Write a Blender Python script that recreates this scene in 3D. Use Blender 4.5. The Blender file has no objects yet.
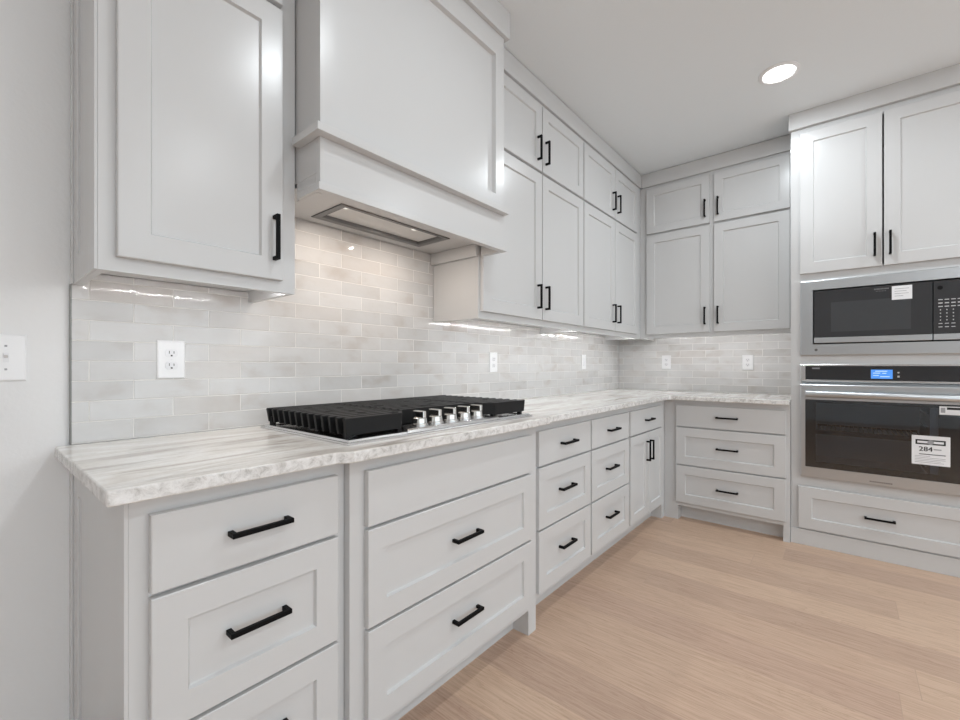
import bpy, bmesh, math, random
from mathutils import Vector, Matrix
random.seed(7)
S = bpy.context.scene
C = S.collection

# ------------------------------------------------------------------ camera
F_PX, PPX, PPY, YAW = 435.18, 479.78, 365.59, 0.6977
CAM = Vector((0.0914, -1.6482, 1.1336))
cd = bpy.data.cameras.new('camera'); cam = bpy.data.objects.new('camera', cd); C.objects.link(cam)
cd.sensor_fit = 'HORIZONTAL'; cd.sensor_width = 36.0
cd.lens = F_PX / 960 * 36.0
cd.shift_x = (480 - PPX) / 960
cd.shift_y = (PPY - 360) / 960
cd.clip_start = 0.02
cam.location = CAM
cam.rotation_euler = (math.pi / 2, 0, YAW - math.pi / 2)
S.camera = cam

# ------------------------------------------------------------------ world and exposure
w = bpy.data.worlds.new('world'); S.world = w; w.use_nodes = True
bgn = w.node_tree.nodes['Background']
bgn.inputs['Color'].default_value = (0.845, 0.938, 1.0, 1); bgn.inputs['Strength'].default_value = 1.8
S.view_settings.view_transform = 'Standard'
S.view_settings.look = 'None'
S.view_settings.exposure = 0.08
S.view_settings.gamma = 1.0
S.view_settings.use_curve_mapping = False
CAN_POWER = 8.8
HOOD_POWER = 1.22
LED_EMIT = 165.0
S.cycles.max_bounces = 10
S.cycles.diffuse_bounces = 6
S.cycles.sample_clamp_indirect = 4.0

# ------------------------------------------------------------------ frames: (u, e, z) = along the wall to the right, out from the wall, up
X1 = 4.11                                  # plane of the back wall
def M(u, e, z): return Vector((u, -e, z))
def N(u, e, z): return Vector((X1 - e, -u, z))

# ------------------------------------------------------------------ materials
def mat(name, col, rough=.5, metal=0.0, spec=.5, **kw):
    m = bpy.data.materials.new(name); m.use_nodes = True
    b = m.node_tree.nodes['Principled BSDF']
    b.inputs['Base Color'].default_value = (*col, 1)
    b.inputs['Roughness'].default_value = rough
    b.inputs['Metallic'].default_value = metal
    b.inputs['Specular IOR Level'].default_value = spec
    for k, v in kw.items(): b.inputs[k.replace('_', ' ')].default_value = v
    return m
class NT:
    def __init__(s, m): s.t = m.node_tree; s.b = s.t.nodes['Principled BSDF']
    def n(s, typ, **kw):
        x = s.t.nodes.new(typ)
        for k, v in kw.items():
            if hasattr(x, k): setattr(x, k, v)
            else: x.inputs[k.replace('_', ' ')].default_value = v
        return x
    def l(s, a, b): s.t.links.new(a, b)
    def math(s, op, a, b=None):
        x = s.t.nodes.new('ShaderNodeMath'); x.operation = op
        for i, v in enumerate((a, b)):
            if v is None: continue
            if isinstance(v, (int, float)): x.inputs[i].default_value = v
            else: s.l(v, x.inputs[i])
        return x.outputs[0]
    def ramp(s, fac, stops):
        r = s.t.nodes.new('ShaderNodeValToRGB'); e = r.color_ramp.elements
        while len(e) < len(stops): e.new(0.5)
        for q, (p, c) in zip(e, stops): q.position = p; q.color = (*c, 1) if len(c) == 3 else c
        s.l(fac, r.inputs[0]); return r.outputs[0]
    def mix(s, fac, a, b, mode='MIX'):
        x = s.t.nodes.new('ShaderNodeMix'); x.data_type = 'RGBA'; x.blend_type = mode
        for sock, v in ((x.inputs[0], fac), (x.inputs[6], a), (x.inputs[7], b)):
            if isinstance(v, (int, float)): sock.default_value = v
            elif isinstance(v, tuple): sock.default_value = (*v, 1)
            else: s.l(v, sock)
        return x.outputs[2]
    def bump(s, h, strength, dist):
        x = s.n('ShaderNodeBump'); x.inputs['Strength'].default_value = strength; x.inputs['Distance'].default_value = dist
        s.l(h, x.inputs['Height']); s.l(x.outputs[0], s.b.inputs['Normal'])

def lin(r, g, b):
    f = lambda c: c / 12.92 if c <= .04045 else ((c + .055) / 1.055) ** 2.4
    return tuple(f(c / 255) for c in (r, g, b))

paint = mat('cabinet_paint', lin(206, 206, 206), .25, 0, .5)
t = NT(paint); co = t.n('ShaderNodeTexCoord'); no = t.n('ShaderNodeTexNoise', Scale=260.0, Detail=2.0)
t.l(co.outputs['Object'], no.inputs['Vector']); t.bump(no.outputs[0], .05, .001)

wallm = mat('wall_paint', lin(229, 229, 229), .6)
t = NT(wallm); co = t.n('ShaderNodeTexCoord'); no = t.n('ShaderNodeTexNoise', Scale=90.0, Detail=3.0)
t.l(co.outputs['Object'], no.inputs['Vector']); t.bump(no.outputs[0], .12, .004)
ceilm = mat('ceiling_paint', lin(234, 239, 242), .8)
t = NT(ceilm); co = t.n('ShaderNodeTexCoord'); no = t.n('ShaderNodeTexNoise', Scale=70.0, Detail=3.0)
t.l(co.outputs['Object'], no.inputs['Vector']); t.bump(no.outputs[0], .1, .004)

black = mat('black_metal', (.0035, .0035, .004), .55, 0, .12)
iron = mat('cast_iron', (.009, .009, .0095), .5, 0, .25)
t = NT(iron); co = t.n('ShaderNodeTexCoord'); no = t.n('ShaderNodeTexNoise', Scale=700.0, Detail=2.0)
t.l(co.outputs['Object'], no.inputs['Vector']); t.bump(no.outputs[0], .25, .001)
def brushed(name, col, rough, sc):
    m = mat(name, col, rough, 1.0)
    t = NT(m); co = t.n('ShaderNodeTexCoord'); mp = t.n('ShaderNodeMapping'); mp.inputs['Scale'].default_value = sc
    no = t.n('ShaderNodeTexNoise', Scale=30.0, Detail=4.0)
    t.l(co.outputs['Object'], mp.inputs[0]); t.l(mp.outputs[0], no.inputs['Vector'])
    t.l(t.ramp(no.outputs[0], [(.3, (rough * .92,) * 3), (.7, (rough * 1.08,) * 3)]), t.b.inputs['Roughness'])
    return m
steel = brushed('brushed_steel', (.56, .585, .605), .33, (1, 1, 40))
steel2 = brushed('plain_steel', (.66, .66, .665), .22, (1, 40, 1))
chrome = mat('bright_steel', (.72, .71, .69), .15, 1.0)
glassk = mat('black_glass', (.018, .018, .02), .05, 0, .6)
mwglass = mat('smoked_glass', (.035, .036, .039), .07, 0, .55)
mwinner = mat('window_mesh', (.052, .055, .059), .10, 0, .55)
dark = mat('dark_cavity', (.006, .006, .006), .7)
grey_trim = mat('dark_grey_frame', lin(120, 120, 120), .4, .6)
plastic = mat('white_plastic', lin(238, 238, 239), .3)
plastic2 = mat('white_plastic_insert', lin(230, 230, 232), .28)
slot = mat('dark_slot', (.02, .02, .02), .6)
paper = mat('white_paper', lin(236, 236, 238), .7)
ink = mat('black_ink', (.015, .015, .015), .7)
greyink = mat('grey_ink', lin(160, 160, 163), .7)
keyink = mat('key_print', lin(190, 190, 192), .6)
logoink = mat('grey_print', lin(125, 125, 127), .5)
trimm = mat('metal_edge_trim', lin(120, 118, 114), .35, .8)
def emis(name, col, s):
    m = mat(name, (.05, .05, .05), .5)
    b = m.node_tree.nodes['Principled BSDF']; b.inputs['Emission Color'].default_value = (*col, 1); b.inputs['Emission Strength'].default_value = s
    return m
lens = emis('lamp_lens', (1, .98, .95), 6.0)
hoodlens = emis('hood_lamp_lens', (1, .95, .88), .9)
leds = emis('led_chips', (1, 1, 1), LED_EMIT)
display = emis('lit_display', lin(62, 145, 240), 1.0)
displaytxt = emis('lit_display_text', lin(205, 232, 255), 1.0)
ovendoor = bpy.data.materials.new('oven_window_glass'); ovendoor.use_nodes = True
nt = ovendoor.node_tree; nt.nodes.remove(nt.nodes['Principled BSDF'])
tr = nt.nodes.new('ShaderNodeBsdfTransparent'); tr.inputs[0].default_value = (.64, .69, .74, 1)
gl = nt.nodes.new('ShaderNodeBsdfGlossy'); gl.inputs['Roughness'].default_value = .03
fr = nt.nodes.new('ShaderNodeFresnel'); fr.inputs[0].default_value = 1.8
mx = nt.nodes.new('ShaderNodeMixShader')
nt.links.new(fr.outputs[0], mx.inputs[0]); nt.links.new(tr.outputs[0], mx.inputs[1]); nt.links.new(gl.outputs[0], mx.inputs[2])
nt.links.new(mx.outputs[0], nt.nodes['Material Output'].inputs[0])
cavity = mat('oven_enamel', (.50, .53, .56), .4)
filterm = mat('filter_mesh', lin(222, 221, 219), .45, 0, .5)

# --- tile: running bond, handmade glaze, per-tile tint and warm clouds
def tile_material(name, axis, u0):
    m = mat(name, (.6, .6, .6), .12, 0, .5)
    t = NT(m); co = t.n('ShaderNodeTexCoord'); sx = t.n('ShaderNodeSeparateXYZ'); t.l(co.outputs['Object'], sx.inputs[0])
    U = sx.outputs[axis]; Z = sx.outputs[2]
    PW, PH, G = .2015, .0574, .0017
    zr = t.math('DIVIDE', t.math('SUBTRACT', Z, .9175), PH)
    row = t.math('FLOOR', zr)
    fz = t.math('FRACT', zr)
    half = t.math('FRACT', t.math('ADD', t.math('MULTIPLY', row, .5), .5))     # 0 or .5
    uu = t.math('ADD', t.math('DIVIDE', t.math('SUBTRACT', U, u0), PW), half)
    col = t.math('FLOOR', uu); fu = t.math('FRACT', uu)
    du = t.math('MULTIPLY', t.math('MINIMUM', fu, t.math('SUBTRACT', 1.0, fu)), PW)
    dz = t.math('MULTIPLY', t.math('MINIMUM', fz, t.math('SUBTRACT', 1.0, fz)), PH)
    wob = t.n('ShaderNodeTexNoise', Scale=14.0, Detail=2.0); t.l(co.outputs['Object'], wob.inputs['Vector'])
    dmin = t.math('ADD', t.math('MINIMUM', du, dz), t.math('MULTIPLY', t.math('SUBTRACT', wob.outputs[0], .5), .0016))
    istile = t.n('ShaderNodeMapRange', interpolation_type='SMOOTHSTEP')
    istile.inputs[1].default_value = G * .55; istile.inputs[2].default_value = G * 1.2
    t.l(dmin, istile.inputs[0]); tile = istile.outputs[0]
    cid = t.n('ShaderNodeCombineXYZ'); t.l(col, cid.inputs[0]); t.l(row, cid.inputs[1])
    wn = t.n('ShaderNodeTexWhiteNoise', noise_dimensions='3D'); t.l(cid.outputs[0], wn.inputs['Vector'])
    # glaze clouds, shifted per tile so that clouds break at joints
    sh = t.n('ShaderNodeVectorMath', operation='MULTIPLY_ADD'); t.l(wn.outputs['Color'], sh.inputs[0])
    sh.inputs[1].default_value = (7, 7, 7); t.l(co.outputs['Object'], sh.inputs[2])
    mp = t.n('ShaderNodeMapping'); mp.inputs['Scale'].default_value = (1, 1, 1.8); t.l(sh.outputs[0], mp.inputs[0])
    cl = t.n('ShaderNodeTexNoise', Scale=7.0, Detail=4.0, Roughness=.5, Distortion=.2); t.l(mp.outputs[0], cl.inputs['Vector'])
    base = t.ramp(wn.outputs['Value'], [(0, lin(180, 179, 178)), (.3, lin(202, 201, 200)), (.7, lin(209, 208, 207)), (1, lin(194, 187, 181))])
    clouds = t.ramp(cl.outputs[0], [(.27, lin(178, 168, 160)), (.44, lin(204, 202, 200)), (.74, lin(214, 214, 214))])
    c1 = t.mix(.55, base, clouds)
    final = t.mix(tile, lin(228, 226, 223), c1)
    t.l(final, t.b.inputs['Base Color'])
    rr = t.n('ShaderNodeMapRange'); rr.inputs[3].default_value = .75; rr.inputs[4].default_value = .055; t.l(tile, rr.inputs[0])
    t.l(rr.outputs[0], t.b.inputs['Roughness'])
    wv = t.n('ShaderNodeTexNoise', Scale=20.0, Detail=2.0); t.l(sh.outputs[0], wv.inputs['Vector'])
    tl = t.math('MULTIPLY', t.math('SUBTRACT', wn.outputs['Value'], .5), .25)
    h = t.math('ADD', t.math('MULTIPLY', tile, .5), t.math('ADD', t.math('MULTIPLY', wv.outputs[0], .55), tl))
    t.bump(h, .6, .0030)
    return m
tile_main = tile_material('glazed_tile', 0, .0235 + .1)
tile_back = tile_material('glazed_tile_return', 1, .05)

# --- stone
stone = mat('veined_stone', (.7, .68, .66), .16, 0, .5)
t = NT(stone); co = t.n('ShaderNodeTexCoord'); mp = t.n('ShaderNodeMapping'); mp.inputs['Scale'].default_value = (.42, 2.3, 1.6)
mp.inputs['Rotation'].default_value = (0, 0, .02)
t.l(co.outputs['Object'], mp.inputs[0])
n1 = t.n('ShaderNodeTexNoise', Scale=3.2, Detail=4.0, Roughness=.45, Distortion=.8); t.l(mp.outputs[0], n1.inputs['Vector'])
n2 = t.n('ShaderNodeTexNoise', Scale=8.5, Detail=4.0, Roughness=.5, Distortion=1.0); t.l(mp.outputs[0], n2.inputs['Vector'])
n3 = t.n('ShaderNodeTexNoise', Scale=70.0, Detail=4.0, Roughness=.7); t.l(co.outputs['Object'], n3.inputs['Vector'])
a1 = t.ramp(n1.outputs[0], [(.30, lin(202, 196, 190)), (.42, lin(226, 222, 217)), (.50, lin(243, 242, 240)), (.58, lin(220, 215, 209)), (.70, lin(244, 243, 241))])
a2 = t.ramp(n2.outputs[0], [(.32, lin(200, 195, 190)), (.43, lin(255, 255, 255)), (.62, lin(255, 255, 255)), (.70, lin(222, 218, 213))])
a3 = t.ramp(n3.outputs[0], [(.30, lin(232, 231, 229)), (.55, lin(255, 255, 255))])
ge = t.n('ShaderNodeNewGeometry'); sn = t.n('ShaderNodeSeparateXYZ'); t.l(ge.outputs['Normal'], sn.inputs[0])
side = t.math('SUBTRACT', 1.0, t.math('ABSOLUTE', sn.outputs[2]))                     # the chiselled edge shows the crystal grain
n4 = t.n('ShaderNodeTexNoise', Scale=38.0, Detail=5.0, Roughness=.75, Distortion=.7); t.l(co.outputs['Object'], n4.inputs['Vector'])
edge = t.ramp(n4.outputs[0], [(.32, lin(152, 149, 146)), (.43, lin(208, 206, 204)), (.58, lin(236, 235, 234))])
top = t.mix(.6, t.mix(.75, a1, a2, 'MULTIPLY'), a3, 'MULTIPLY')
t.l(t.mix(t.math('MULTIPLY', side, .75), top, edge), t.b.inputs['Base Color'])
t.bump(t.math('MULTIPLY', n4.outputs[0], side), .5, .006)

# --- oak planks across the room (they run away from the long wall)
oak = mat('oak_planks', (.4, .3, .2), .42, 0, .4)
t = NT(oak); co = t.n('ShaderNodeTexCoord'); sx = t.n('ShaderNodeSeparateXYZ'); t.l(co.outputs['Object'], sx.inputs[0])
PW, PL = .2, 1.75
rx = t.math('DIVIDE', t.math('ADD', sx.outputs[0], 2.02), PW); row = t.math('FLOOR', rx); fx = t.math('FRACT', rx)
rw = t.n('ShaderNodeTexWhiteNoise', noise_dimensions='1D'); t.l(row, rw.inputs['W'])
ry = t.math('ADD', t.math('DIVIDE', sx.outputs[1], PL), t.math('MULTIPLY', rw.outputs['Value'], 9.7))
colm = t.math('FLOOR', ry); fy = t.math('FRACT', ry)
cid = t.n('ShaderNodeCombineXYZ'); t.l(row, cid.inputs[0]); t.l(colm, cid.inputs[1])
wn = t.n('ShaderNodeTexWhiteNoise', noise_dimensions='3D'); t.l(cid.outputs[0], wn.inputs['Vector'])
sh = t.n('ShaderNodeVectorMath', operation='MULTIPLY_ADD'); t.l(wn.outputs['Color'], sh.inputs[0]); sh.inputs[1].default_value = (5, 5, 5); t.l(co.outputs['Object'], sh.inputs[2])
mp = t.n('ShaderNodeMapping'); mp.inputs['Scale'].default_value = (9, .75, 1); t.l(sh.outputs[0], mp.inputs[0])
g1 = t.n('ShaderNodeTexNoise', Scale=1.6, Detail=5.0, Roughness=.6, Distortion=1.3); t.l(mp.outputs[0], g1.inputs['Vector'])
rings = t.math('FRACT', t.math('MULTIPLY', g1.outputs[0], 9.0))
mp2 = t.n('ShaderNodeMapping'); mp2.inputs['Scale'].default_value = (150, 5, 1); t.l(sh.outputs[0], mp2.inputs[0])
g2 = t.n('ShaderNodeTexNoise', Scale=1.0, Detail=4.0, Roughness=.65); t.l(mp2.outputs[0], g2.inputs['Vector'])
tint = t.ramp(wn.outputs['Value'], [(0, lin(196, 168, 149)), (.4, lin(206, 178, 156)), (.7, lin(213, 185, 162)), (1, lin(200, 171, 152))])
grain = t.ramp(g2.outputs[0], [(.30, lin(228, 222, 218)), (.60, lin(255, 255, 255))])
ringc = t.ramp(rings, [(0, lin(246, 244, 242)), (.5, lin(255, 255, 255)), (.86, lin(252, 251, 250)), (1, lin(228, 221, 216))])
cc = t.mix(.8, t.mix(.9, tint, grain, 'MULTIPLY'), ringc, 'MULTIPLY')
ex = t.math('MULTIPLY', t.math('MINIMUM', fx, t.math('SUBTRACT', 1.0, fx)), PW)
ey = t.math('MULTIPLY', t.math('MINIMUM', fy, t.math('SUBTRACT', 1.0, fy)), PL)
e = t.math('MINIMUM', ex, ey)
mr = t.n('ShaderNodeMapRange', interpolation_type='SMOOTHSTEP'); mr.inputs[1].default_value = .0005; mr.inputs[2].default_value = .0022; t.l(e, mr.inputs[0])
t.l(t.mix(mr.outputs[0], lin(188, 160, 141), cc), t.b.inputs['Base Color'])
t.bump(t.math('ADD', mr.outputs[0], t.math('MULTIPLY', g2.outputs[0], .25)), .3, .001)

# ------------------------------------------------------------------ mesh helpers
class MB:
    def __init__(s): s.bm = bmesh.new()
    def quad(s, pts):
        s.bm.faces.new([s.bm.verts.new(p) for p in pts])
    def box(s, fr, u0, u1, e0, e1, z0, z1):
        v = [s.bm.verts.new(fr(u, e, z)) for z in (z0, z1) for e in (e0, e1) for u in (u0, u1)]
        for f in ((0, 1, 3, 2), (4, 6, 7, 5), (0, 4, 5, 1), (2, 3, 7, 6), (0, 2, 6, 4), (1, 5, 7, 3)):
            s.bm.faces.new([v[i] for i in f])
        return s
    def loft(s, loops, cap0=True, cap1=True):
        L = [[s.bm.verts.new(p) for p in lp] for lp in loops]; n = len(L[0])
        for a, b in zip(L, L[1:]):
            for i in range(n): s.bm.faces.new((a[i], a[(i + 1) % n], b[(i + 1) % n], b[i]))
        if cap0: s.bm.faces.new(L[0][::-1])
        if cap1: s.bm.faces.new(L[-1])
        return s
    def prism(s, fr, poly, a0, a1, axis='z'):                 # poly in (u,e) extruded in z, or (e,z) along u
        if axis == 'z': loops = [[fr(p[0], p[1], a) for p in poly] for a in (a0, a1)]
        else: loops = [[fr(a, p[0], p[1]) for p in poly] for a in (a0, a1)]
        return s.loft(loops)
    def lathe(s, ctr, prof, n=24, axis='z'):
        loops = []
        for r, h in prof:
            lp = []
            for i in range(n):
                a = 2 * math.pi * i / n; x, y = r * math.cos(a), r * math.sin(a)
                d = (x, y, h) if axis == 'z' else ((h, x, y) if axis == 'x' else (x, h, y))
                lp.append(Vector(ctr) + Vector(d))
            loops.append(lp)
        return s.loft(loops)
    def text(s, fr, txt, u, e, z, size, depth=.0004, align='CENTER'):
        cu = bpy.data.curves.new('tmp_text', 'FONT'); cu.body = txt; cu.size = size; cu.align_x = align; cu.align_y = 'CENTER'; cu.resolution_u = 2
        cu.extrude = depth / 2
        ob = bpy.data.objects.new('tmp_text', cu); C.objects.link(ob)
        dg = bpy.context.evaluated_depsgraph_get(); dg.update()
        me = bpy.data.meshes.new_from_object(ob.evaluated_get(dg))
        vs = [s.bm.verts.new(fr(u + v.co.x, e + v.co.z, z + v.co.y)) for v in me.vertices]
        for p in me.polygons:
            try: s.bm.faces.new([vs[i] for i in p.vertices])
            except ValueError: pass
        bpy.data.objects.remove(ob); bpy.data.meshes.remove(me); bpy.data.curves.remove(cu)
        return s
    def build(s, name, m, parent=None, bevel=0.0, smooth=False, seg=2):
        bmesh.ops.recalc_face_normals(s.bm, faces=s.bm.faces)
        off = Vector((0, 0, 0)); q = parent
        while q is not None: off += q.location; q = q.parent
        if off.length: bmesh.ops.translate(s.bm, verts=s.bm.verts, vec=-off)
        me = bpy.data.meshes.new(name); s.bm.to_mesh(me); s.bm.free()
        me.materials.append(m)
        if smooth:
            for p in me.polygons: p.use_smooth = True
        o = bpy.data.objects.new(name, me); C.objects.link(o)
        if parent is not None: o.parent = parent
        if bevel:
            b = o.modifiers.new('bevel', 'BEVEL'); b.width = bevel; b.segments = seg; b.limit_method = 'ANGLE'; b.angle_limit = math.radians(40)
        if smooth:
            try: me.set_sharp_from_angle(angle=math.radians(35))
            except Exception: pass
        return o

def tag(o, label, cat, group=None):
    o['label'] = label; o['category'] = cat
    if group: o['group'] = group
    return o
def thing(name, label, cat, loc, group=None):
    o = bpy.data.objects.new(name, None); C.objects.link(o); o.location = loc; o.empty_display_size = .1
    return tag(o, label, cat, group)
def structure(o): o['kind'] = 'structure'; return o

# ------------------------------------------------------------------ the setting
CEIL = 2.742
structure(MB().box(M, -4.5, X1 + .1, -.1, 7.0, -.06, 0).build('floor', oak))
structure(MB().box(M, -4.5, X1 + .1, -.1, 7.0, CEIL, CEIL + .08).build('ceiling', ceilm))
structure(MB().box(M, -4.5, X1 + .1, -.1, 0, 0, CEIL).build('wall_left', wallm))
structure(MB().box(N, 0, 7.0, -.1, 0, 0, CEIL).build('wall_back', wallm))
structure(MB().box(M, -4.6, -4.5, -.1, 7.0, 0, CEIL).build('wall_near_blocker', wallm))  # added unseen wall: blocks world light from the left, greys the steel reflections
structure(MB().box(M, -4.5, .268, 0, .014, 0, .13).build('baseboard_left', paint, bevel=.003))

# ------------------------------------------------------------------ key dimensions
D0, D2, OV, DU = .6067, .6314, .0198, .3173
EB, EG, EU = X1 - 3.499, X1 - 3.530, X1 - 3.799      # face planes along the back wall
ZTOE, ZC0, ZC1 = .105, .884, .914
ZD = [(.6911, .8442), (.4118, .6817), (.1331, .4031)]
ZUF, ZUB, ZUM0, ZUM1, ZUT, ZCR = 1.3587, 1.3926, 2.2145, 2.2305, 2.603, 2.6284

# ------------------------------------------------------------------ joinery builders
def pull(fr, u, z, e, parent, vertical=False, L=.134):
    m = MB(); s = .0055; h = .030
    if vertical:
        m.box(fr, u - s, u + s, e + h - .010, e + h, z - L / 2, z + L / 2)
        for k in (-1, 1): zc = z + k * (L / 2 - s); m.box(fr, u - s, u + s, e - .0003, e + h - .009, zc - s, zc + s)
    else:
        m.box(fr, u - L / 2, u + L / 2, e + h - .010, e + h, z - s, z + s)
        for k in (-1, 1): uc = u + k * (L / 2 - s); m.box(fr, uc - s, uc + s, e - .0003, e + h - .009, z - s, z + s)
    o = m.build('pull', black, parent, bevel=.0012); o['label'] = 'matte black bar pull'
    return o
def front_mesh(fr, u0, u1, z0, z1, e, slab, rail):
    m = MB(); b = .0018; ev = e - OV + .0006
    def ring(d, ee): return [fr(u0 + d, ee, z0 + d), fr(u1 - d, ee, z0 + d), fr(u1 - d, ee, z1 - d), fr(u0 + d, ee, z1 - d)]
    if slab: m.loft([ring(0, ev), ring(0, e - b), ring(b, e)])
    else: m.loft([ring(0, ev), ring(0, e - b), ring(b, e), ring(rail, e), ring(rail + .0036, e - .0085), ring(rail + .0050, e - .0095)])
    return m
def drawer(fr, u0, u1, z0, z1, e, parent, slab=False, rail=.062, handle=True, hz=None, name='drawer', hu=None):
    o = front_mesh(fr, u0, u1, z0, z1, e, slab, rail).build(name, paint, parent)
    if handle: pull(fr, hu if hu else (u0 + u1) / 2, hz if hz else (z0 + z1) / 2 + .006, e if slab else e - .0095, o)
    return o
def door(fr, u0, u1, z0, z1, e, parent, hu, hz, rail=.066):
    o = front_mesh(fr, u0, u1, z0, z1, e, False, rail).build('door', paint, parent)
    pull(fr, hu, hz, e, o, vertical=True)
    return o
def face_frame(fr, u0, u1, z0, z1, e, stiles, rails, parent):
    """stiles: list of (a,b); rails: list of (c,d): strips in front of the carcass, all in one plane."""
    m = MB()
    for a, b in stiles: m.box(fr, a, b, e - .020, e, z0, z1)
    for i in range(len(stiles) - 1):
        for c, d in rails: m.box(fr, stiles[i][1], stiles[i + 1][0], e - .020, e - .0001, c, d)
    return m.build('face_frame', paint, parent)

def base_cabinet(fr, name_label, u0, u1, e, fronts_u, loc_u, legs=(), left_end=False, doors=None, handle_top=True, z_handles=(.770, .553, .281), wide_stile=None):
    t = thing('base_cabinet', name_label, 'cabinet', fr((u0 + u1) / 2, e / 2, 0))
    a, b = u0 + .0004, u1 - .0004
    MB().box(fr, a, b, .012, e - .0202, ZTOE, ZC0 - .0006).build('carcass', paint, t)
    s = [(a, max(fronts_u[0] + .012, a + .02)), (min(fronts_u[1] - .012, b - .02), b)]
    face_frame(fr, a, b, ZTOE, ZC0 - .0006, e, s, [(ZTOE, .145), (.395, .42), (.674, .70), (.832, ZC0 - .0006)], t)
    MB().box(fr, a, b, e - .092, e - .078, 0, ZTOE).build('toe_board', paint, t)
    for l0, l1 in legs: MB().box(fr, max(l0, a), min(l1, b), e - .077, e, 0, ZTOE).build('leg', paint, t)
    f = e + OV
    drawer(fr, *fronts_u, *ZD[0], f, t, slab=True, handle=handle_top, hz=z_handles[0], name='drawer' if handle_top else 'false_front')
    if doors is None:
        for (z0, z1), hz in zip(ZD[1:], z_handles[1:]): drawer(fr, *fronts_u, z0, z1, f, t, hz=hz)
    else:
        z0, z1 = ZD[2][0], ZD[1][1]
        door(fr, fronts_u[0], doors - .004, z0, z1, f, t, doors - .033, .561, rail=.055)
        door(fr, doors + .004, fronts_u[1], z0, z1, f, t, doors + .033, .561, rail=.055)
    return t

# long run, left to right
cabA = base_cabinet(M, 'grey three drawer base cabinet at the open left end of the long counter', .2955, .7600, D0, (.3267, .7312), 0, legs=((.2893, .3267), (.7312, .76)))
# shaker end panel of the left cabinet
m = MB(); X = .2955
def Lf(x): return lambda u, e, z: Vector((x - e, -u, z))          # u = distance from the wall, e = out to the left
LE = Lf(X)
m.box(LE, .012, .106, -.0003, .0065, 0, ZC0 - .001); m.box(LE, .365, D0 - .0002, -.0003, .0065, 0, ZC0 - .001)
m.box(LE, .106, .365, -.0003, .0064, .79, ZC0 - .001); m.box(LE, .106, .365, -.0003, .0064, 0, .12); m.box(LE, .106, .365, -.0003, .0012, .12, .79)
m.box(LE, .001, .040, .0065, .011, 0, ZC0 - .001)
m.build('end_panel', paint, cabA, bevel=.001)
cabB = base_cabinet(M, 'wide grey base cabinet under the cooktop with a blank top panel', .7605, 1.6790, D2, (.8072, 1.6228), 0, legs=((.7605, .8072), (1.6212, 1.679)), handle_top=False, z_handles=(0, .547, .275))
base_cabinet(M, 'grey three drawer base cabinet just right of the cooktop cabinet', 1.6795, 2.2260, D0, (1.7148, 2.2175), 0)
base_cabinet(M, 'grey base cabinet with three narrower drawers beside the two door corner cabinet', 2.2264, 2.7625, D0, (2.2347, 2.7477), 0)
base_cabinet(M, 'grey corner base cabinet with one drawer above two doors', 2.7629, 3.4985, D0, (2.7777, 3.4032), 0, legs=((3.435, 3.4985),), doors=3.0914)
# return run under the back counter
base_cabinet(N, 'wide grey three drawer base cabinet on the back wall left of the oven', D0 + .0005, 1.3815, EB, (.695, 1.3604), 0, legs=((.607, .7045), (1.3445, 1.3815)), z_handles=(.771, .551, .264))

# uppers
def upper_cabinet(fr, label, u0, u1, e, lowers, uppers, zs=(1.518, 2.345)):
    t = thing('wall_cabinet', label, 'cabinet', fr((u0 + u1) / 2, e / 2, ZUF))
    a, b = u0 + .0004, u1 - .0004; e0 = .0115
    m = MB(); m.box(fr, a, b, e0, e - .0202, ZUB + .004, ZCR)
    m.box(fr, a, a + .016, e0, e - .0202, ZUF, ZUB + .004); m.box(fr, b - .016, b, e0, e - .0202, ZUF, ZUB + .004)
    m.build('carcass', paint, t)
    st = [(a, lowers[0][0] + .012)] + [(p[1] - .012, q[0] + .012) for p, q in zip(lowers, lowers[1:])] + [(lowers[-1][1] - .012, b)]
    face_frame(fr, a, b, ZUF, ZCR, e, st, [(ZUF, ZUB + .012), (ZUM0 - .014, ZUM1 + .014), (ZUT - .012, ZCR)], t)
    f = e + OV
    for (p, q, hu) in lowers: door(fr, p, q, ZUB, ZUM0, f, t, hu, zs[0], rail=.064)
    for (p, q, hu) in uppers: door(fr, p, q, ZUM1, ZUT, f, t, hu, zs[1], rail=.060)
    return t
k = [(.3286, .7232, .696)]
cabK = upper_cabinet(M, 'tall grey wall cabinet left of the hood', .2958, .7698, DU, k, k, (1.516, 2.345))
KE = Lf(.2956); m = MB()
m.box(KE, .0115, .090, -.0003, .006, ZUF, ZCR); m.box(KE, .25, DU - .0002, -.0003, .006, ZUF, ZCR)
m.box(KE, .090, .25, -.0003, .0059, ZUF, ZUF + .07); m.box(KE, .090, .25, -.0003, .0059, 2.54, ZCR); m.box(KE, .09, .25, -.0003, .0012, ZUF + .07, 2.54)
m.box(KE, .0115, .035, .006, .010, ZUF, ZCR)
m.build('end_panel', paint, cabK, bevel=.001)
i_ = [(1.6811, 2.2045, 2.158), (2.2135, 2.714, 2.243)]
upper_cabinet(M, 'grey double stacked wall cabinet just right of the hood', 1.6675, 2.7210, DU, i_, i_)
j_ = [(2.7280, 3.2250, 3.182), (3.2335, 3.6905, 3.272)]
upper_cabinet(M, 'grey double stacked wall cabinet nearest the corner on the long wall', 2.7214, 3.7988, DU, j_, j_)
h_ = [(.3759, .8547, .823), (.8842, 1.3577, .913)]
upper_cabinet(N, 'grey double stacked wall cabinet on the back wall above the short counter', DU + .0005, 1.3815, EU, h_, h_)

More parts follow.
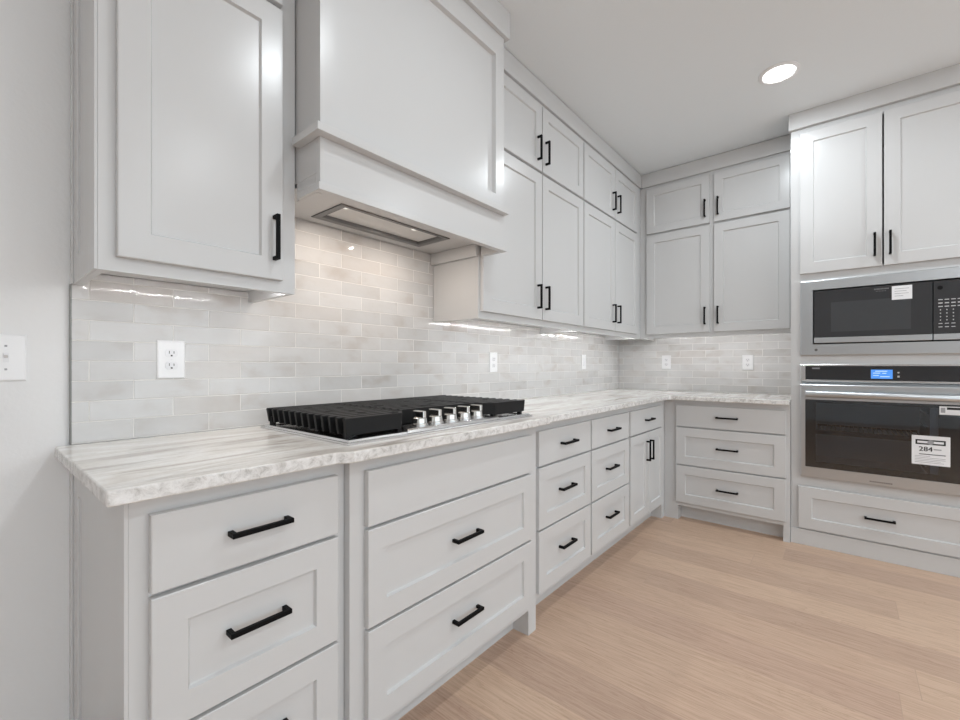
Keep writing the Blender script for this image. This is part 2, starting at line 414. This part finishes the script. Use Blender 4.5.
# ------------------------------------------------------------------ countertop (one stone slab in an L with a shallow bump at the cooktop)
ex = 3.432
poly = [(.2544, .011), (.2544, .6605), (.700, .6655), (.738, .688), (1.700, .688), (1.738, .6655), (ex - .012, .6625), (ex, .6745), (ex, 1.3815), (X1 - .011, 1.3815), (X1 - .011, .011)]
o = MB().prism(M, poly, ZC0, ZC1).build('countertop', stone, bevel=.004, seg=3)
tag(o, 'pale veined stone countertop running along both walls in an L', 'countertop')

# ------------------------------------------------------------------ backsplash
m = MB()
m.prism(M, [(.2885, .0004), (.2885, .010), (4.0995, .010), (4.0995, .0004)], ZC1 + .0008, 1.395)
m.box(M, .7702, 1.6671, .0004, .010, 1.395, 1.7084)
o = m.build('tile_backsplash', tile_main)
tag(o, 'glossy grey beige tile backsplash behind the cooktop, along the long wall', 'backsplash')
o = MB().box(N, .0004, 1.3815, .0004, .010, ZC1 + .0008, 1.395).build('tile_backsplash', tile_back)
tag(o, 'glossy grey tile backsplash on the back wall above the short counter', 'backsplash')
structure(MB().box(M, .2845, .2881, .0003, .0115, ZC1 + .0008, 1.358).build('trim_1', trimm))

# ------------------------------------------------------------------ crown mouldings
def crown(fr, name, u0, u1, e0, e1, z0, miter=None):
    m = MB(); z1 = CEIL - .0005
    prof = [(e0, z0), (e1, z0), (e1 + .001, z0 + .02), (e1 + .001, z1 - .004), (e0, z1)]
    m.prism(fr, prof, u0, u1, axis='u'); return structure(m.build(name, paint, bevel=.0015))
crown(M, 'trim_2', .2893, .7698, DU - .02, DU + .016, ZCR + .0005)
crown(M, 'trim_3', 1.682, 3.782, DU - .02, DU + .016, ZCR + .0005)
crown(N, 'trim_4', DU + .0175, 1.3815, EU - .02, EU + .016, ZCR + .0005)

# ------------------------------------------------------------------ range hood
DH = .460
hood = thing('range_hood', 'large boxed grey range hood mounted above the cooktop', 'range hood', M(1.225, DH / 2, 1.651))
HL, HR, HB = .7742, 1.6797, 1.6668          # left, right, right limit between the cabinets
zs_, zb0, zb1, zm0, zm1 = 1.7088, 1.6511, 1.6735, 1.812, 1.836
m = MB()                                       # chimney box with the recessed front panel
P = [(HL, .012), (HB, .012), (HB, .3405), (HR, .3405), (HR, DH), (HL, DH)]
n = len(P); fr = M
# walls
for i in range(n):
    if i == n - 2: continue
    p, q = P[i], P[(i + 1) % n]
    m.quad([M(p[0], p[1], zm1), M(q[0], q[1], zm1), M(q[0], q[1], CEIL - .001), M(p[0], p[1], CEIL - .001)])
def ring(u0, u1, z0, z1, e): return [M(u0, e, z0), M(u1, e, z0), M(u1, e, z1), M(u0, e, z1)]
m.loft([ring(HL, HR, zm1, CEIL - .001, DH), ring(.8196, 1.620, 1.898, 2.5213, DH), ring(.824, 1.6155, 1.9024, 2.517, DH - .018), ring(.830, 1.6095, 1.9084, 2.511, DH - .021)], cap0=False)
m.quad([M(*p, zm1) for p in P])
m.quad([M(*p, CEIL - .001) for p in P])
bmesh.ops.remove_doubles(m.bm, verts=m.bm.verts, dist=.0001)
m.build('chimney_box', paint, hood)
m = MB()                                       # apron: front and sides, open below
m.box(M, HL, HR, DH - .02, DH, zb0 + .001, zm1); m.box(M, HL, HL + .018, .012, DH - .02, zs_ + .0, zm1); m.box(M, HB - .018, HB, .012, .3405, zs_, zm1)
m.box(M, HR - .018, HR, .3405, DH - .02, zs_, zm1)
m.build('apron', paint, hood, bevel=.001)
def wrap(z0, z1, p, ql, qr, name):
    m = MB()
    m.prism(M, [(HL - ql, .3415), (HL - ql, DH + p), (HR + qr, DH + p), (HR + qr, .3415), (HR, .3415), (HR, DH), (HL, DH), (HL, .3415)] if qr > 0 else
            [(HL - ql, .3415), (HL - ql, DH + p), (HR + qr, DH + p), (HR, DH), (HL, DH), (HL, .3415)], z0, z1)
    return m
wrap(zm0, zm1, .034, .027, -.006, 'shelf').build('shelf_moulding', paint, hood, bevel=.0015)
m = wrap(zb0, zb1, .012, .010, .010, 'bottom')
m.box(M, HL, HL + .018, .319, DH - .02, zb0, zs_); m.box(M, HR - .018, HR, .3405, DH - .02, zb0, zs_)
m.build('bottom_moulding', paint, hood, bevel=.0015)
m = MB(); VU0, VU1, VE0, VE1 = .9638, 1.5058, .0794, .2763
def ringp(u0, u1, e0, e1, z): return [M(u0, e0, z), M(u1, e0, z), M(u1, e1, z), M(u0, e1, z)]
A_, B_ = ringp(HL + .001, HB - .001, .012, .3395, zs_ + .0), ringp(VU0, VU1, VE0, VE1, zs_)
m.loft([A_, B_], False, False); m.box(M, HL + .019, HR - .019, .3400, DH - .0205, zs_, zs_ + .012)
m.build('soffit_panel', paint, hood)
MB().box(M, 1.6500, 1.6669, .012, .316, 1.651, zs_ - .0005).build('side_batten', paint, hood)
m = MB()
m.loft([ringp(VU0 - .006, VU1 + .006, VE0 - .006, VE1 + .006, zs_ - .0004), ringp(VU0 - .004, VU1 + .004, VE0 - .004, VE1 + .004, zs_ - .004), ringp(VU0 + .022, VU1 - .022, VE0 + .022, VE1 - .014, zs_ - .003), ringp(VU0 + .026, VU1 - .026, VE0 + .026, VE1 - .018, zs_ + .014)], False, False)
ins = m.build('vent_insert', grey_trim, hood); ins['label'] = 'grey steel vent insert'
MB().box(M, VU0 + .02, VU1 - .02, VE0 + .02, VE1 - .012, zs_ + .010, zs_ + .016).build('grease_filter', filterm, ins)
MB().box(M, 1.255, 1.325, VE1 - .030, VE1 - .024, zs_ + .004, zs_ + .010).build('filter_latch', grey_trim, ins)
for u in (1.00, 1.335):
    MB().lathe(M(u, VE1 - .034, 0), [(.013, zs_ + .009), (.013, zs_ + .0045), (.010, zs_ + .004)], 20).build('hood_lamp', hoodlens, ins)
m = MB(); zc = 2.6185
m.prism(M, [(DH, zc), (DH + .0195, zc), (DH + .020, CEIL - .0008), (DH, CEIL - .0008)], HL, HR + .020, axis='u')
m.box(M, HR, HR + .020, .3405, DH, zc, CEIL - .0008)
m.build('crown', paint, hood, bevel=.0012)
for u in (1.00, 1.335):
    ld = bpy.data.lights.new('hood_light', 'AREA'); ld.shape = 'DISK'; ld.size = .02; ld.energy = HOOD_POWER; ld.color = (1, .875, .765)
    lo = bpy.data.objects.new('hood_light', ld); C.objects.link(lo); lo.parent = ins; lo.location = M(u, VE1 - .034, zs_ + .0035) - Vector(hood.location)

# ------------------------------------------------------------------ cooktop
CT0, CT1, CE0, CE1 = .768, 1.682, .075, .612
ct = thing('gas_cooktop', 'black and stainless gas cooktop set into the stone counter', 'cooktop', M(1.225, .34, ZC1))
m = MB(); z = ZC1
m.loft([ringp(CT0, CT1, CE0, CE1, z + .0002), ringp(CT0, CT1, CE0, CE1, z + .005), ringp(CT0 + .002, CT1 - .002, CE0 + .002, CE1 - .002, z + .007), ringp(CT0 + .008, CT1 - .008, CE0 + .008, CE1 - .008, z + .0075), ringp(CT0 + .011, CT1 - .011, CE0 + .011, CE1 - .011, z + .013), ringp(CT0 + .034, CT1 - .034, CE0 + .034, CE1 - .034, z + .013), ringp(CT0 + .04, CT1 - .04, CE0 + .04, CE1 - .04, z + .009)])
m.build('base_plate', steel2, ct)
# raised control deck under the knobs
m = MB()
def deckp(d, zz): return [M(1.006 + d, .500, zz), M(1.440 - d, .500, zz), M(1.440 - d, .535, zz), M(1.462 - d, CE1 - .006 - d, zz), M(.984 + d, CE1 - .006 - d, zz), M(1.006 + d, .535, zz)]
m.loft([deckp(0, z + .0072), deckp(.004, z + .016), deckp(.012, z + .020)])
m.build('control_deck', steel2, ct, bevel=.002)
GT = z + .071; GE0, GE1 = .090, .579
def grate(u0, u1, ends=None, back=GE1, slots=()):
    """ends(e) gives the left and right limit of the casting at distance e from the wall (its cut corner)."""
    m = MB(); ends = ends or (lambda e: (u0, u1)); nb = 13 if back > .55 else 11; w = .0068
    es = [GE0 + w + (back - GE0 - 2 * w) * i / (nb - 1) for i in range(nb)]
    for i, e in enumerate(es):
        a, b = ends(e); h = .048
        m.loft([[M(a + .007, e - w * .7, GT - h), M(b - .007, e - w * .7, GT - h), M(b - .007, e + w * .7, GT - h), M(a + .007, e + w * .7, GT - h)],
                [M(a, e - w, GT - .003), M(b, e - w, GT - .003), M(b, e + w, GT - .003), M(a, e + w, GT - .003)],
                [M(a + .002, e - w + .002, GT), M(b - .002, e - w + .002, GT), M(b - .002, e + w - .002, GT), M(a + .002, e + w - .002, GT)]])
    for i in range(nb - 1):
        a, b = ends(es[i + 1]); cuts = sorted([(x0, x1) for (q, x0, x1) in slots if q == i]); p = a + .020
        for x0, x1 in cuts + [(b - .020, None)]:
            if x0 > p + .002: m.box(M, p, x0, es[i], es[i + 1], GT - .040, GT - .0022)
            p = x1
    a, b = ends(back); wl, wr = ends(back - .012)
    m.loft([[M(wl + .006, back - .010, GT - .049), M(wr - .006, back - .010, GT - .049), M(b - .006, back, GT - .049), M(a + .006, back, GT - .049)],
            [M(wl, back - .010, GT - .003), M(wr, back - .010, GT - .003), M(b, back + .001, GT - .003), M(a, back + .001, GT - .003)],
            [M(wl + .001, back - .009, GT), M(wr - .001, back - .009, GT), M(b - .001, back, GT), M(a + .001, back, GT)]])
    for (ee, k) in ((back, 0), (back, 1)):                         # sloping wall across the cut corner
        q0, q1 = ends(.515)[k], ends(back)[k]
        if abs(q0 - q1) > .01:
            s = 1 if k == 0 else -1
            m.loft([[M(q0, .515, GT - .046), M(q1, back, GT - .046), M(q1 + s * .012, back - .002, GT - .046), M(q0 + s * .012, .513, GT - .046)],
                    [M(q0, .515, GT - .001), M(q1, back, GT - .001), M(q1 + s * .012, back - .002, GT - .001), M(q0 + s * .012, .513, GT - .001)]])
    fa, fb = ends(back - .02)
    for x, e in ((u0 + .018, GE0 + .012), (u1 - .018, GE0 + .012), (fa + .018, back - .016), (fb - .018, back - .016)):
        m.box(M, x - .008, x + .008, e - .008, e + .008, z + .0085, GT - .03)
    return m.build('grate', iron, ct, bevel=.0008, seg=1)
def cut_right(e): return (.781, 1.038 - max(0, e - .515) * .85)
def cut_left(e): return (1.412 + max(0, e - .515) * .85, 1.672)
grate(.781, 1.038, cut_right, slots=((2, .87, .90), (6, .86, .885), (7, .92, .945), (4, .95, .975), (9, .90, .93), (1, .97, .99)))
grate(1.0415, 1.4085, back=.503, slots=((1, 1.10, 1.13), (1, 1.32, 1.35), (3, 1.12, 1.15), (3, 1.29, 1.32), (5, 1.08, 1.12), (5, 1.33, 1.37), (7, 1.14, 1.17), (7, 1.28, 1.31), (8, 1.20, 1.25)))
grate(1.412, 1.672, cut_left, slots=((2, 1.50, 1.53), (4, 1.58, 1.61), (6, 1.52, 1.55), (8, 1.57, 1.60)))
# burners
for (u, e, r) in ((.905, .215, .036), (.905, .42, .030), (1.2275, .27, .050), (1.545, .215, .036), (1.545, .42, .028)):
    b = MB().lathe(M(u, e, z), [(r * 1.25, .0045), (r * 1.25, .012), (r * .9, .014), (r * .9, .020)], 24).build('burner', steel2, ct, smooth=True)
    MB().lathe(M(u, e, z), [(r, .0205), (r, .0255), (r * .9, .0285), (r * .3, .029)], 24).build('burner_cap', iron, b, smooth=True)
# five knobs in a row on the deck
for u in (1.085, 1.158, 1.232, 1.306, 1.380):
    ce = .5505; c = M(u, ce, 0)
    kb = MB().lathe(c, [(.029, z + .0205), (.029, z + .025), (.0255, z + .027), (.024, z + .043), (.020, z + .046)], 28).build('knob', chrome, ct, smooth=True)
    MB().box(M, u - .0075, u + .0075, ce - .026, ce + .026, z + .044, z + .068).build('knob_grip', chrome, kb, bevel=.003)
    MB().lathe(c, [(.0325, z + .0195), (.0325, z + .0212), (.029, z + .0216)], 28).build('bezel', steel2, kb, smooth=True)

# ------------------------------------------------------------------ tall oven cabinet
T0, T1, eT = 1.382, 2.256, EG
tall = thing('oven_cabinet', 'tall grey built in cabinet holding the microwave and the wall oven', 'cabinet', N((T0 + T1) / 2, eT / 2, 0))
a, b = T0 + .0004, T1
OU0, OU1, OZ0, OZ1, MZ0, MZ1 = 1.434, 2.204, .4385, 1.142, 1.197, 1.6630
m = MB(); ob = .02
m.box(N, a, a + .02, .004, eT - .0202, 0, ZCR + .009); m.box(N, b - .02, b, .004, eT - .0202, 0, ZCR + .009)
m.box(N, a + .02, b - .02, .004, .016, .0, ZCR + .009)
for zz0, zz1 in ((.10, .12), (.395, .435), (1.146, 1.193), (1.668, 1.70), (ZCR - .02, ZCR + .009)): m.box(N, a + .02, b - .02, .016, eT - .0202, zz0, zz1)
m.build('carcass', paint, tall)
face_frame(N, a, b, 0, ZCR + .009, eT, [(a, OU0 + .004), (OU1 - .004, b)], [(0, .12), (.36, .4379), (1.1425, 1.1965), (1.6636, 1.725), (2.592, ZCR + .009)], tall)
MB().box(N, a + .0, b, eT, eT + .012, 0, .098).build('toe_board', paint, tall, bevel=.002)
f = eT + OV
MB().box(N, a + .004, a + .010, eT, eT + .002, .1, ZCR).build('scribe_strip', paint, tall)
drawer(N, 1.423, 2.215, .108, .371, f, tall, rail=.066, hz=.240, hu=1.804)
door(N, 1.431, 1.8145, 1.7125, 2.604, f, tall, 1.782, 1.838, rail=.067)
door(N, 1.8225, 2.206, 1.7125, 2.604, f, tall, 1.848, 1.838, rail=.067)
m = MB()
m.prism(N, [(eT - .02, ZCR + .0095), (eT + .025, ZCR + .0095), (eT + .026, CEIL - .0008), (eT - .02, CEIL - .0008)], a - .010, b, axis='u')
m.build('crown', paint, tall, bevel=.0015)

# ------------------------------------------------------------------ microwave
mwv = thing('microwave', 'stainless built in microwave with a smoked glass door above the oven', 'microwave', N((OU0 + OU1) / 2, eT - .05, MZ0))
IU0, IU1, IZ0, IZ1 = 1.498, 2.140, 1.267, 1.602
m = MB()
def ringn(u0, u1, z0, z1, e): return [N(u0, e, z0), N(u1, e, z0), N(u1, e, z1), N(u0, e, z1)]
m.loft([ringn(OU0, OU1, MZ0, MZ1, eT + .0006), ringn(OU0, OU1, MZ0, MZ1, eT + .017), ringn(OU0 + .004, OU1 - .004, MZ0 + .004, MZ1 - .004, eT + .0195), ringn(IU0 - .002, IU1 + .002, IZ0 - .002, IZ1 + .002, eT + .0195), ringn(IU0, IU1, IZ0, IZ1, eT + .012), ringn(IU0, IU1, IZ0, IZ1, eT - .005)], False, False)
m.build('trim_frame', steel, mwv)
m = MB().box(N, IU0 + .001, IU1 - .001, .10, eT - .006, IZ0, IZ1); m.build('oven_body', dark, mwv)
dm = MB().box(N, IU0 + .004, 2.0165, eT - .005, eT + .017, 1.3075, IZ1 - .006).build('door', mwglass, mwv, bevel=.002)
MB().box(N, 1.584, 1.933, eT + .0168, eT + .0174, 1.340, 1.520).build('door_window', mwinner, dm)
MB().box(N, IU0 + .004, 2.0165, eT - .005, eT + .018, 1.2735, 1.3065).build('door_handle_rail', steel, dm, bevel=.002)
m = MB()                                       # two lines of print too small to read in the photograph
for q in range(11): m.box(N, 1.780 + q * .0058, 1.7838 + q * .0058, eT + .0168, eT + .0174, 1.5745, 1.5815)
for q in range(7): m.box(N, 1.788 + q * .0066, 1.7905 + q * .0066, eT + .0168, eT + .0174, 1.5635, 1.5675)
m.build('lettering', logoink, dm)
st = MB().box(N, 1.855, 1.938, eT + .0172, eT + .0178, 1.509, 1.587).build('paper_tag', paper, dm); st['label'] = 'small white paper label stuck on the glass'
m = MB()
for q in range(4): m.box(N, 1.866, 1.866 + (.060, .050, .058, .036)[q], eT + .0178, eT + .0181, 1.569 - q * .0135, 1.5715 - q * .0135)
m.build('printed_lines', greyink, st)
cp = MB().box(N, 2.021, IU1 - .003, eT - .005, eT + .017, 1.3075, IZ1 - .006).build('control_panel', mwglass, mwv, bevel=.002)
MB().box(N, 2.021, IU1 - .003, eT - .005, eT + .018, 1.2735, 1.3065).build('panel_rail', steel, cp, bevel=.002)
m = MB()
for cidx, u in enumerate((2.0475, 2.0715, 2.0955, 2.1195)):
    for r in range(9):
        zz = 1.492 - r * .0185
        wdt, hh = ((.0085, .0022), (.008, .003), (.0085, .0026))[r % 3] if r < 3 else ((.0022, .0030) if r < 7 else (.0075, .002))
        if cidx == 3 and r not in (0, 1, 2): continue
        m.box(N, u - wdt, u + wdt, eT + .0168, eT + .0174, zz - hh, zz + hh)
m.build('keypad', keyink, cp)
MB().lathe(N(2.046, eT + .0166, 1.5575), [(.011, 0), (.011, -.0008)], 24, axis='x').build('start_button', black, cp)
MB().lathe(N(1.512, eT + .0195, 1.231), [(.008, 0.0002), (.008, -.0010), (.0065, -.0012)], 24, axis='x').build('badge', grey_trim, mwv)

# ------------------------------------------------------------------ wall oven
ov = thing('wall_oven', 'stainless wall oven with dark window and blue display below the microwave', 'oven', N((OU0 + OU1) / 2, eT - .05, OZ0))
GU0, GU1 = 1.4585, 2.1795
m = MB()
m.loft([ringn(OU0, OU1, 1.034, OZ1, eT + .0006), ringn(OU0, OU1, 1.034, OZ1, eT + .018), ringn(OU0 + .003, OU1 - .003, 1.037, OZ1 - .003, eT + .020), ringn(GU0, GU1, 1.0455, 1.1315, eT + .020), ringn(GU0 + .001, GU1 - .001, 1.0465, 1.1305, eT + .0185)], False, False)
m.build('control_frame', steel2, ov)
pn = MB().box(N, GU0 - .001, GU1 + .001, eT + .001, eT + .0186, 1.0450, 1.1320).build('control_panel', glassk, ov)
ds = MB().box(N, 1.766, 1.8585, eT + .0184, eT + .0191, 1.0575, 1.110).build('display', display, pn); ds['label'] = 'lit blue display'
m = MB()
for (u0_, u1_, z0_) in ((1.785, 1.836, 1.099), (1.775, 1.806, 1.088), (1.815, 1.832, 1.087), (1.776, 1.800, 1.074), (1.806, 1.846, 1.068)): m.box(N, u0_, u1_, eT + .0191, eT + .0194, z0_, z0_ + .004)
m.build('display_text', displaytxt, ds)
m = MB()
m.lathe(N(1.8825, eT + .0184, 1.0935), [(.0045, 0), (.0045, -.0006)], 16, axis='x'); m.box(N, 1.878, 1.887, eT + .0184, eT + .019, 1.066, 1.076)
m.build('touch_icons', keyink, pn)
m = MB(); m.box(N, 1.492, 1.531, eT + .0184, eT + .0189, 1.1125, 1.1215); m.build('maker_mark', logoink, pn)
# oven body: cavity with racks
m = MB(); K0, K1, KB, KZ0, KZ1 = 1.490, 2.010, .13, .500, .945
m.box(N, OU0 + .006, K0, KB - .01, eT - .006, OZ0 + .01, 1.03); m.box(N, K1, OU1 - .006, KB - .01, eT - .006, OZ0 + .01, 1.03)
m.box(N, K0, K1, KB - .01, eT - .006, OZ0 + .01, KZ0); m.box(N, K0, K1, KB - .01, eT - .006, KZ1, 1.03); m.box(N, K0, K1, KB - .012, KB, KZ0, KZ1)
bd = m.build('oven_body', cavity, ov)
for q in range(5):
    for ga, gb in ((K1 - .010, K1 - .001), (K0 + .001, K0 + .010)):
        MB().box(N, ga, gb, KB + .03, eT - .05, .56 + q * .075, .566 + q * .075).build('rack_guide', steel2, bd)
m = MB()
for zz in (.715,):
    m.box(N, K0 + .012, K1 - .012, eT - .060, eT - .050, zz, zz + .012); m.box(N, K0 + .012, K1 - .012, KB + .02, KB + .03, zz, zz + .01)
    for q in range(22): uu = K0 + .02 + q * (K1 - K0 - .044) / 21; m.box(N, uu, uu + .004, KB + .03, eT - .05, zz + .004, zz + .008)
m.build('rack', dark, bd)
MB().box(N, K1 - .0009, K1 - .0001, KB + .01, eT - .012, KZ0 + .02, KZ1 - .02).build('side_liner', dark, bd)
MB().box(N, K0 + .012, K1 - .012, eT - .064, eT - .060, .700, .728).build('rack_front', dark, bd)
m = MB()
DZ0, DZ1, WZ0, WZ1 = OZ0, 1.0165, .502, .923
m.loft([ringn(OU0, OU1, DZ0, DZ1, eT + .0006), ringn(OU0, OU1, DZ0, DZ1, eT + .028), ringn(OU0 + .004, OU1 - .004, DZ0 + .004, DZ1 - .004, eT + .031), ringn(GU0, GU1, WZ0, WZ1, eT + .031), ringn(GU0, GU1, WZ0, WZ1, eT + .0006)], False, False)
dr = m.build('door', steel, ov)
MB().box(N, GU0 + .0005, GU1 - .0005, eT + .022, eT + .028, WZ0 + .0005, WZ1 - .0005).build('door_glass', ovendoor, dr)
m = MB()
m.loft([ringn(GU0 + .0005, GU1 - .0005, WZ0 + .0005, WZ1 - .0005, eT + .0205), ringn(K0 + .02, K1 + .03, WZ0 + .035, WZ1 - .02, eT + .0205)], False, False)
m.build('window_border', dark, dr)
m = MB()
for q in range(13): m.box(N, 1.760 + q * .0076, 1.7650 + q * .0076, eT + .0308, eT + .0314, .4545, .4625)
m.build('lettering', grey_trim, dr)
# tubular handle
m = MB(); he, hz, hr = eT + .070, .9595, .0185
lp = []
for uu in (GU0 + .002, GU0 + .006, GU1 - .006, GU1 - .002):
    rr = hr if GU0 + .004 < uu < GU1 - .004 else hr * .85
    lp.append([N(uu, he + rr * math.cos(2 * math.pi * q / 24), hz + rr * 1.1 * math.sin(2 * math.pi * q / 24)) for q in range(24)])
m.loft(lp); hd = m.build('handle', steel, dr, smooth=True)
for uu in (GU0 + .03, GU1 - .03): MB().box(N, uu - .012, uu + .012, eT + .0305, he - .008, hz - .012, hz + .012).build('handle_post', steel, hd, bevel=.003)
# rating card and small sticker on the glass
cd_ = MB().box(N, 1.935, 2.083, eT + .0281, eT + .0288, .588, .748).build('paper_card', paper, dr); cd_['label'] = 'white printed card with the number 284'
m = MB(); q = eT + .0291
m.box(N, 1.950, 2.066, eT + .0288, q, .7185, .7260).box(N, 1.950, 2.066, eT + .0288, q, .6990, .7065).box(N, 1.950, 1.957, eT + .0288, q, .7065, .7185).box(N, 2.059, 2.066, eT + .0288, q, .7065, .7185)
m.box(N, 1.964, 2.066, eT + .0288, q, .6440, .6480)
m.text(N, '284', 1.990, eT + .0290, .6735, .036, .0006).text(N, '284', 1.9908, eT + .0290, .6735, .036, .0006).text(N, '284', 1.9892, eT + .0290, .6735, .036, .0006)
m.build('printing', ink, cd_)
m = MB(); m.lathe(N(2.009, eT + .0286, .7125), [(.0125, 0), (.0125, -.0010)], 20, axis='x'); m.build('round_seal', greyink, cd_)
m = MB()
for r_ in range(5): m.box(N, 1.947, 1.947 + (.06, .118, .118, .10, .112)[r_], eT + .0288, eT + .0290, .634 - r_ * .0085, .6362 - r_ * .0085)
m.box(N, 2.020, 2.050, eT + .0288, eT + .029, .672, .678)
m.build('fine_print', greyink, cd_)
sk = MB().box(N, 2.042, 2.140, eT + .0281, eT + .0288, .868, .9135).build('paper_tag', paper, dr); sk['label'] = 'small white sticker at the top of the oven window'
m = MB(); m.box(N, 2.070, 2.132, eT + .0288, eT + .0291, .896, .9085); m.build('printing', ink, sk)
m = MB(); m.box(N, 2.047, 2.064, eT + .0288, eT + .0291, .879, .905); m.build('printed_square', greyink, sk)

# ------------------------------------------------------------------ outlets and switch
def wall_plate(fr, u, z, e, label, kind, name):
    t = thing(name, label, 'light switch' if kind == 'switch' else 'outlet', fr(u, e, z))
    W, H = .0375, .060
    def rg(d, ee): return [fr(u - W + d, ee, z - H + d), fr(u + W - d, ee, z - H + d), fr(u + W - d, ee, z + H - d), fr(u - W + d, ee, z + H - d)]
    MB().loft([rg(0, e + .0002), rg(0, e + .0035), rg(.0035, e + .0060)]).build('cover_plate', plastic, t)
    if kind == 'duplex':
        for s in (-1, 1):
            zc = z + s * .0195; R = .0165
            lp = [[fr(u + R * math.cos(a) * 1.03, ee, zc + max(-.0125, min(.0125, R * math.sin(a)))) for a in [2 * math.pi * i / 28 for i in range(28)]] for ee in (e + .005, e + .0078)]
            r = MB().loft(lp).build('receptacle', plastic2, t)
            m = MB(); m.box(fr, u - .0072, u - .0052, e + .0076, e + .0081, zc - .001, zc + .0075); m.box(fr, u + .0052, u + .0072, e + .0076, e + .0081, zc - .001, zc + .0065); m.box(fr, u - .0025, u + .0025, e + .0076, e + .0081, zc - .0098, zc - .0050)
            m.build('slots', slot, r)
        MB().box(fr, u - .0022, u + .0022, e + .0058, e + .0068, z - .0022, z + .0022).build('screw', plastic2, t)
    elif kind == 'rocker':
        r = MB().loft([[fr(u - .0165, e + .005, z - .033), fr(u + .0165, e + .005, z - .033), fr(u + .0165, e + .005, z + .033), fr(u - .0165, e + .005, z + .033)],
                       [fr(u - .0155, e + .0095, z - .032), fr(u + .0155, e + .0095, z - .032), fr(u + .0155, e + .0070, z + .032), fr(u - .0155, e + .0070, z + .032)]]).build('rocker', plastic2, t)
    else:
        MB().box(fr, u - .0055, u + .0055, e + .0055, e + .0072, z - .012, z + .012).build('toggle_slot', plastic2, t)
        MB().loft([[fr(u - .004, e + .006, z - .002), fr(u + .004, e + .006, z - .002), fr(u + .004, e + .006, z + .009), fr(u - .004, e + .006, z + .009)],
                   [fr(u - .0035, e + .016, z + .006), fr(u + .0035, e + .016, z + .006), fr(u + .0035, e + .016, z + .011), fr(u - .0035, e + .016, z + .011)]]).build('toggle', plastic2, t)
        for s in (-1, 1): MB().lathe(fr(u, e, z + s * .030), [(.0028, 0), (.0028, 0)], 12).bm.free()
        for s in (-1, 1): MB().box(fr, u - .0025, u + .0025, e + .0055, e + .0068, z + s * .030 - .0025, z + s * .030 + .0025).build('screw', greyink, t, bevel=.001)
    return t
wall_plate(M, .1655, 1.154, 0.0, 'white toggle light switch on the painted wall left of the tile', 'switch', 'light_switch')
wall_plate(M, .520, 1.153, .010, 'white duplex outlet on the tile under the left wall cabinet', 'duplex', 'wall_outlet')
wall_plate(M, 2.171, 1.1535, .010, 'white outlet on the long wall just right of the cooktop', 'duplex', 'wall_outlet')
wall_plate(M, 3.366, 1.1625, .010, 'white wall plate on the long wall close to the corner', 'rocker', 'wall_outlet')
wall_plate(N, .441, 1.1635, .010, 'white outlet on the back wall near the corner', 'duplex', 'wall_outlet')
wall_plate(N, 1.0605, 1.159, .010, 'white outlet on the back wall nearer the oven cabinet', 'duplex', 'wall_outlet')

# ------------------------------------------------------------------ under cabinet light strips
def led_strip(fr, u0, u1, e, label):
    t = thing('light_strip', label, 'light strip', fr((u0 + u1) / 2, e, ZUB), 'light strips under the wall cabinets')
    MB().box(fr, u0, u1, e - .008, e + .008, ZUB - .0015, ZUB + .0038).build('channel', plastic, t)
    m = MB(); n = int((u1 - u0) / .0165)
    for q in range(n):
        u = u0 + .008 + q * (u1 - u0 - .016) / (n - 1); m.box(fr, u - .003, u + .003, e - .003, e + .003, ZUB - .003, ZUB - .0014)
    m.build('lamp_chips', leds, t)
led_strip(M, .345, .735, .275, 'slim light strip under the wall cabinet left of the hood')
led_strip(M, 1.70, 2.70, .275, 'slim light strip under the wall cabinet just right of the hood')
led_strip(M, 2.74, 3.76, .275, 'slim light strip under the long wall cabinet nearest the corner')
led_strip(N, .36, 1.36, .268, 'slim light strip under the wall cabinet on the back wall')

# ------------------------------------------------------------------ recessed ceiling lights
def can(x, d, label, power=CAN_POWER):
    c = Vector((x, -d, CEIL))
    t = thing('recessed_light', label, 'ceiling light', c, 'recessed ceiling lights')
    MB().lathe(c, [(.096, -.0003), (.096, -.004), (.088, -.008), (.078, -.009), (.074, -.005), (.072, -.0028)], 40).build('trim_ring', plastic, t, smooth=True)
    MB().lathe(c, [(.0725, -.0045), (.0725, -.0062), (.06, -.0066)], 40).build('lens', lens, t)
    l = bpy.data.lights.new('lamp', 'AREA'); l.shape = 'DISK'; l.size = .14; l.energy = power; l.color = (.89, .958, 1.0)
    o = bpy.data.objects.new('lamp', l); C.objects.link(o); o.parent = t; o.location = (0, 0, -.0085)
can(2.980, 1.372, 'round recessed ceiling light in front of the oven cabinet')
can(1.16, 1.35, 'round recessed ceiling light in front of the cooktop', CAN_POWER * .7)
can(1.25, 2.90, 'round recessed ceiling light over the middle of the room', CAN_POWER * .8)
can(2.98, 2.90, 'round recessed ceiling light farther out from the oven cabinet')
can(-.70, 2.95, 'added unseen recessed fill light near the open left end of the room', CAN_POWER * 1.8)  # added out of view to brighten the left wall and the back run
can(-.70, 4.60, 'added unseen recessed fill light at the far left of the room', CAN_POWER * 1.8)  # unseen lamp added and boosted to lift the faces turned left
can(1.25, 4.60, 'added unseen recessed fill light at the far side of the room')  # added behind the camera for more directional light than the world gives
can(2.98, 4.60, 'added unseen recessed fill light at the far right of the room')  # another unseen lamp, added for crisper directional light
